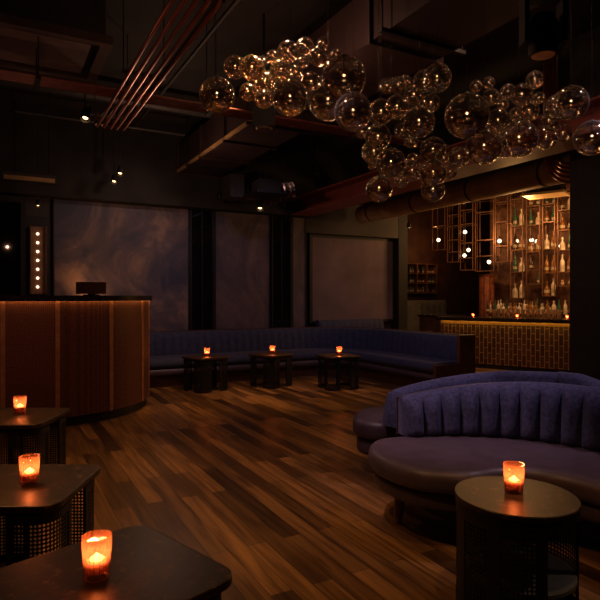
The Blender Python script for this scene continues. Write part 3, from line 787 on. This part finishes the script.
# flexible foil duct and diffuser box
fd = thing('flexible_duct', 'short crinkled foil duct at the end of the square duct', 'duct', (3.17, 7.95, 2.96))
pts = [(.1+.85*k/40, .12*math.sin(k/9), -.05*math.sin(k/12)) for k in range(41)]
MB().tube(pts, [.15+.012*math.sin(k*2.1) for k in range(41)], 18).build('sleeve', M['flex'], fd, smooth=True)
MB().box(-.12, .1, -.18, .18, -.17, .17).build('collar_box', M['dark'], fd)
df = thing('ceiling_diffuser', 'flat dark ceiling diffuser box above the glowing downlight', 'vent', (3.48, 7.45, 2.78))
MB().box(-.16,.16,-.16,.16,.03,.22).build('box', M['ceil'], df)
MB().box(-.26,.26,-.26,.26,0,.03).build('plate', M['black'], df)
m = MB(); m.tube([(0,0,.22),(0,0,1.17)], .01, 6); m.build('hanger', M['black'], df)

# copper conduits
cp = thing('copper_pipe_run', 'five parallel copper pipes slanting across the ceiling above the desk', 'pipes', (.885, 3.0, 3.0))
for k in range(5): 
    MB().tube([(.063*k, 0, .14), (.063*k, .04, .02), (.063*k, .12, 0), (.063*k, 2.86, 0), (.063*k, 2.92, .03), (.063*k, 2.94, .16)], .0135, 10).build('pipe', M['copper'], cp, smooth=True)
for y in (.1, 1.4, 2.8):
    br = MB().box(-.04, .29, y-.02, y+.02, .016, .034).build('bracket', M['black'], cp)
    for x in (-.03, .28): MB().tube([(x, y, .034), (x, y, .95)], .005, 6).build('hanger_rod', M['black'], br)
for y in (0, 2.94): MB().box(-.05,.30,y-.06,y+.06,.14,.24).build('junction_box', M['dark'], cp)
cp = thing('copper_pipe_run', 'flat bundle of thin copper conduits crossing the whole ceiling from left to right', 'pipes', (-1.5, 5.0, 3.09))
for k in range(6): MB().tube([(0, .038*k, 0), (6.8, .038*k, 0)], .013, 10).build('conduit', M['oxide'], cp, smooth=True)
for x in (1.8, 3.3, 5.0, 6.5):
    br = MB().box(x-.02, x+.02, -.03, .22, -.032, -.016).build('bracket', M['black'], cp)
    for y in (-.026, .216): MB().tube([(x, y, -.03), (x, y, .85 if not 3.85 < x < 4.7 else .1)], .005, 6).build('hanger_rod', M['black'], br)
cp = thing('copper_pipe_run', 'five curved copper pipes bending down beside the dark column', 'pipes', (5.20, 4.05, 2.58))
for k in range(5):
    r_ = .30-.05*k
    pts = [(.05*k, 0, CEIL-2.58), (.05*k, 0, .6)] + [(.05*k+r_*(1-math.cos(a)), 0, .05*k+r_*(1-math.sin(a))) for a in [PI/2*q/10 for q in range(11)]] + [(.48, 0, .05*k)]
    MB().tube(pts, .016, 10).build('pipe', M['copper'], cp, smooth=True)
MB().box(-.03, .23, -.03, .03, .62, .66).build('clamp', M['black'], cp)

# air handling cassette
ac = thing('ceiling_cassette', 'large recessed air conditioning cassette with pinkish panel at the upper left', 'air conditioner', (.30, 5.27, 3.40))
MB().box(-.40, .40, -.34, .34, 0, .02).build('centre_panel', M['acm'], ac)
m = MB(); m.box(-.55, .55, -.47, -.40, -.02, .05).box(-.55, .55, .40, .47, -.02, .05).box(-.55, -.46, -.40, .40, -.02, .05).box(.46, .55, -.40, .40, -.02, .05)
m.build('frame', M['acf'], ac)
MB().box(-.5, .5, -.42, .42, .051, .45).build('housing', M['dark'], ac)
for x in (-.45, .45): MB().tube([(x, 0, .45), (x, 0, .55)], .008, 6).build('hanger_rod', M['black'], ac)
# strip fixture at far left above the bulb board, unit over the bar
t = thing('linear_fixture', 'short brass-edged ceiling fixture at the far left above the bulb board', 'ceiling fixture', (.38, 7.6, 2.70))
MB().box(-.32, .28, -.06, .06, 0, .10).build('body', M['dark'], t)
MB().box(-.30, .26, -.07, -.061, .01, .06).build('brass_face', M['ductr'], t)
for x in (-.2, .2): MB().tube([(x,0,.1),(x,0,1.25)], .006, 6).build('hanger_rod', M['black'], t)
px = 546; sN = s_at(px, .3); zz = z_at(px, 196, .3)
t = thing('ceiling_cassette', 'dark square ceiling unit above the bar beside the column', 'air conditioner', bl(sN, .3, zz), BA)
MB().box(-.34, .34, -.25, .25, 0, .04).build('face', M['ductr'], t)
MB().box(-.28, .28, -.2, .2, .041, .26).build('housing', M['black'], t)
for x in (-.2, .2): MB().tube([(x,0,.26),(x,0,CEIL-zz)], .006, 6).build('hanger_rod', M['black'], t)

# spotlights
def spot_fixture(x, y, z, rx, rz, label, s=1, lit=True):
    t = thing('ceiling_spotlight', label, 'spotlight', (x, y, z), rz)
    R_ = Matrix.Rotation(rx, 4, 'X')
    def tr(mb):
        bmesh.ops.transform(mb.bm, matrix=R_, verts=mb.bm.verts[:]); return mb
    tr(MB().lathe([(.004,.16*s),(.040*s,.16*s),(.052*s,.13*s),(.056*s,.0),(.050*s,-.01*s),(.046*s,.02*s),(.004,.025*s)], n=20)).build('can', M['black'], t, smooth=True)
    tr(MB().lathe([(.001,.022*s),(.030*s,.022*s),(.030*s,.028*s),(.001,.028*s)], n=16)).build('lens', M['spotlens'] if lit else M['blackglass'], t)
    MB().tube([(0,0,.12*s),(0,0,CEIL-z)], .008*s, 8).build('stem', M['black'], t)
    return t
def sp_at(px, py, z):
    return wpt(px, py, z)
fx = [(260, 209, 2.62, .5, 'glowing downlight under the flat diffuser box in the centre distance', True, 1),
      (85, 119, 3.15, .5, 'small bright spotlight left of the copper pipe ends', True, .9),
      (120, 174, 2.95, .5, 'upper of the two paired spotlights below the copper pipe ends', True, .8),
      (114, 182, 2.9, .5, 'lower of the two paired spotlights below the copper pipe ends', True, .8),
      (38, 206, 2.5, .4, 'little lit spotlight directly above the bulb board', True, .6),
      (284, 206, 2.75, .3, 'small unlit spotlight near the start of the red beam', False, .8),
      (318, 175, 3.1, .3, 'small unlit spotlight hanging in the dark above the red beam', False, .8),
      (219, 199, 2.8, .3, 'small unlit spotlight below the end of the square duct', False, .7),
      (409, 228, 2.5, .3, 'small lit spotlight left of the hanging cages', True, .6)]
for px, py, z, rx, l, lit, s in fx:
    x, y, _ = sp_at(px, py, z); spot_fixture(x, y, z, -rx, -TH, l, s, lit)
x, y, _ = wpt(264, 128, 3.0)
x, y, _ = wpt(264, 128, 2.88)
t = thing('hanging_speaker', 'black box fixture hanging below the copper conduits among the globes', 'speaker', (x, y, 2.88), -TH)
MB().box(-.10, .10, -.08, .08, 0, .18).build('cabinet', M['matt'], t)
MB().lathe([(.001,-.02),(.07,-.02),(.08,0),(.001,0)], n=20).build('driver', M['acf'], t)
MB().tube([(0,0,.22),(0,0,CEIL-2.88)], .012, 8).build('stem', M['black'], t)
# moving head / projector
x, y, _ = wpt(543, 70, 2.58)
t = thing('moving_head_light', 'large black stage light hanging at the upper right above the globes', 'stage light', (x, y, 2.58), -TH)
MB().lathe([(.004,.02),(.072,.02),(.085,0),(.092,.03),(.095,.2),(.07,.26),(.004,.27)], n=28).build('head', M['matt'], t, smooth=True)
MB().lathe([(.001,.0),(.075,.0),(.07,.019),(.001,.019)], n=24).build('lens', M['copper'], t)
MB().box(-.14,-.11,-.05,.05,.08,.36).box(.11,.14,-.05,.05,.08,.36).box(-.14,.14,-.05,.05,.36,.39).build('yoke', M['matt'], t)
MB().box(-.12,.12,-.1,.1,.391,.50).build('base_box', M['matt'], t)
MB().tube([(0,0,.50),(0,0,3.165-2.58)], .02, 8).build('stem', M['matt'], t)
t.scale = (.85,)*3; t.location.z += .08
# extra dark pipes and rods of the open ceiling
for i, (a, b_, l) in enumerate([(((.2, 7.6, 3.55), (2.3, 7.6, 3.55)), .02, 'thin black sprinkler pipe left of the square duct'),
                               (((1.75, 2.0, 3.75), (1.75, 8.4, 3.75)), .02, 'thin black ceiling pipe running between the copper pipes and the duct'),
                               (((3.6, 1.5, 3.7), (3.6, 8.4, 3.7)), .05, 'dark pipe running along the right side of the square duct'),
                               (((-.5, 7.0, 3.7), (4.3, 7.0, 3.7)), .06, 'dark cross pipe high under the ceiling in front of the plaster wall')]):
    o = MB().tube([a[0], a[1]], b_, 12).build('ceiling_pipe', M['dark'], smooth=True); tag(o, l, 'pipe')

# ---------------------------------------------------------------- glass globe chandeliers
GL = [  # px, py, r, cluster
 (217,95,18,'a'),(235,67,11.5,'L'),(252,68,12.5,'L'),(248,92,9,'L'),(265,82,11,'L'),(264,99,9.5,'L'),(290,98,18,'L'),(281,70,11,'L'),(296,72,7,'L'),(273,57,7,'L'),(288,52,11,'L'),(305,46,9,'L'),(319,56,10,'L'),(323,43,6,'L'),(311,82,10,'L'),(344,78,22.5,'L'),(328,101,20,'L'),(353,112,19,'L'),(262,62,6,'L'),(303,62,6,'L'),(336,55,6,'L'),
 (387,86,8,'M'),(398,85,8.5,'M'),(381,112,13,'M'),(397,107,12,'M'),(362,132,7,'M'),(378,137,13,'M'),(374,152,12.5,'M'),(391,163,15,'M'),(379,189,13.5,'M'),(372,166,4,'M'),(402,131,8,'M'),(411,141,7,'M'),(419,122,16,'M'),(414,95,10,'M'),(431,103,9,'M'),(437,78,14.5,'M'),(424,81,11,'M'),(405,82,7,'M'),(433,150,13,'M'),(444,158,5,'M'),(459,157,10.5,'M'),(433,173,13.5,'M'),(433,190,12,'M'),(450,172,7,'M'),(412,171,10,'M'),(401,181,7,'M'),(413,160,7,'M'),
 (467,116,22.5,'R'),(484,147,18,'R'),(498,121,12,'R'),(519,139,18.5,'R'),(489,83,6,'R'),(491,97,8.5,'R'),(508,92,8,'R'),(522,95,11,'R'),(535,80,9,'R'),(516,114,7,'R'),(529,111,10,'R'),(539,98,6,'R'),(549,121,10,'R'),(546,138,11,'R'),(563,133,9,'R'),(571,103,17,'R'),(557,108,13,'R'),(592,138,17.5,'b'),(476,86,6,'R'),(503,104,6,'R'),(505,150,8,'R'),
]
def gmesh(r, name, stemup):
    pass
placed = []
clus = {'L': thing('bubble_chandelier', 'left cluster of clear blown glass globes with amber bowls', 'chandelier', at(0, 4.0, 2.6), 0, 'bubble glass chandeliers'),
        'M': thing('bubble_chandelier', 'middle glass globe cluster that hangs lowest, in front of the red beam', 'chandelier', at(.8, 4.0, 2.2), 0, 'bubble glass chandeliers'),
        'R': thing('bubble_chandelier', 'right cluster of clear glass globes under the black stage light', 'chandelier', at(1.5, 4.0, 2.4), 0, 'bubble glass chandeliers')}
def unit_globe():
    sh = MB().sphere((0,0,0), 1, 32, 20)
    sh = sh.build('glass_globe', M['globe'], smooth=True, sharp=0)
    bowl = MB()
    rows = [[(.965*math.sin(a)*math.cos(2*PI*k/28), .965*math.sin(a)*math.sin(2*PI*k/28), -.965*math.cos(a)) for k in range(28)] for a in [PI*(.015+.50*j/9) for j in range(10)]]
    rows.append([(x*.97, y*.97, z+.0) for x, y, z in rows[-1]])
    bowl.grid(rows, True, False); bowl = bowl.build('amber_bowl', M['amber_bowl'], smooth=True, sharp=0)
    bu = MB().sphere((0,0,.12), .05, 12, 8).build('filament_bulb', M['filament'], smooth=True, sharp=0)
    stem = MB().lathe([(.025,.2),(.03,.95),(.10,.97),(.11,1.03),(.03,1.10),(.018,1.12)], n=10).build('stem', M['black'], smooth=True)
    return sh, bowl, bu, stem
UG = unit_globe(); used = [False]
order = sorted(GL, key=lambda g: -g[2])
for px, py, r, c in order:
    base = 4.05 - (r-10)*.045
    best = None
    for tr_ in range(41):
        d = base + (tr_+1)//2*(.055 if tr_ % 2 else -.055)
        if d < 3.1: continue
        xc = (px-300)*d/F; z = EYE+(HZ-py)*d/F; rr = r*d/F*.98
        p = cw(xc, d); P3 = Vector((p[0], p[1], z))
        if z+rr > 3.9: continue
        if P3.x+rr > 2.40 and P3.x-rr < 3.16 and z+rr > 3.14: continue
        if (P3-Vector((*wpt(543,70,2.72)[:2], 2.8))).length < rr+.26: continue
        clear = min([(P3-q).length - rr - qr for q, qr in placed] or [1])
        if clear >= .003: best = (P3, rr); break
        if best is None or clear > best[2]: best = (P3, rr, clear)
    P3, rr = best[0], best[1]; placed.append((P3, rr))
    if c in clus: root = clus[c]
    else:
        root = thing('globe_pendant', {'a': 'single clear glass globe pendant hanging at the far left of the globes', 'b': 'single clear glass globe pendant at the right edge, in front of the dark column'}[c], 'pendant lamp', tuple(P3), 0)
    rl = P3 - Vector(root.location)
    if not used[0]: objs = UG; used[0] = True
    else:
        objs = [o.copy() for o in UG]
        for o in objs: COL.objects.link(o)
    g = objs[0]; g.parent = root; g.location = rl; g.scale = (rr,)*3
    tops = CEIL
    for o in objs[1:]: o.parent = g
    # thin cable from the globe to the ceiling, kept clear of the duct
    ctop = 3.2-.062 if 2.38 < P3.x < 3.18 else CEIL
    if ctop > P3.z + rr*1.1 and r >= 13:
        cb = MB().tube([(rl.x, rl.y, rl.z+rr*1.08), (rl.x, rl.y, ctop-root.location.z)], .0012, 5).build('cable', M['black'], root)

for k_, e_ in (('L', 5.5), ('M', 4), ('R', 5.5)):  # lamps added near the globes for general ceiling light
    r_ = clus[k_]; lamp('POINT', 'overhead_fill', tuple(Vector({'L': at(-.1,4.1,3.3), 'M': at(.2,4.4,2.95), 'R': at(1.55,4.0,3.3)}[k_]) - Vector(r_.location)), e_, (1,.50,.32), size=.03, parent=r_)
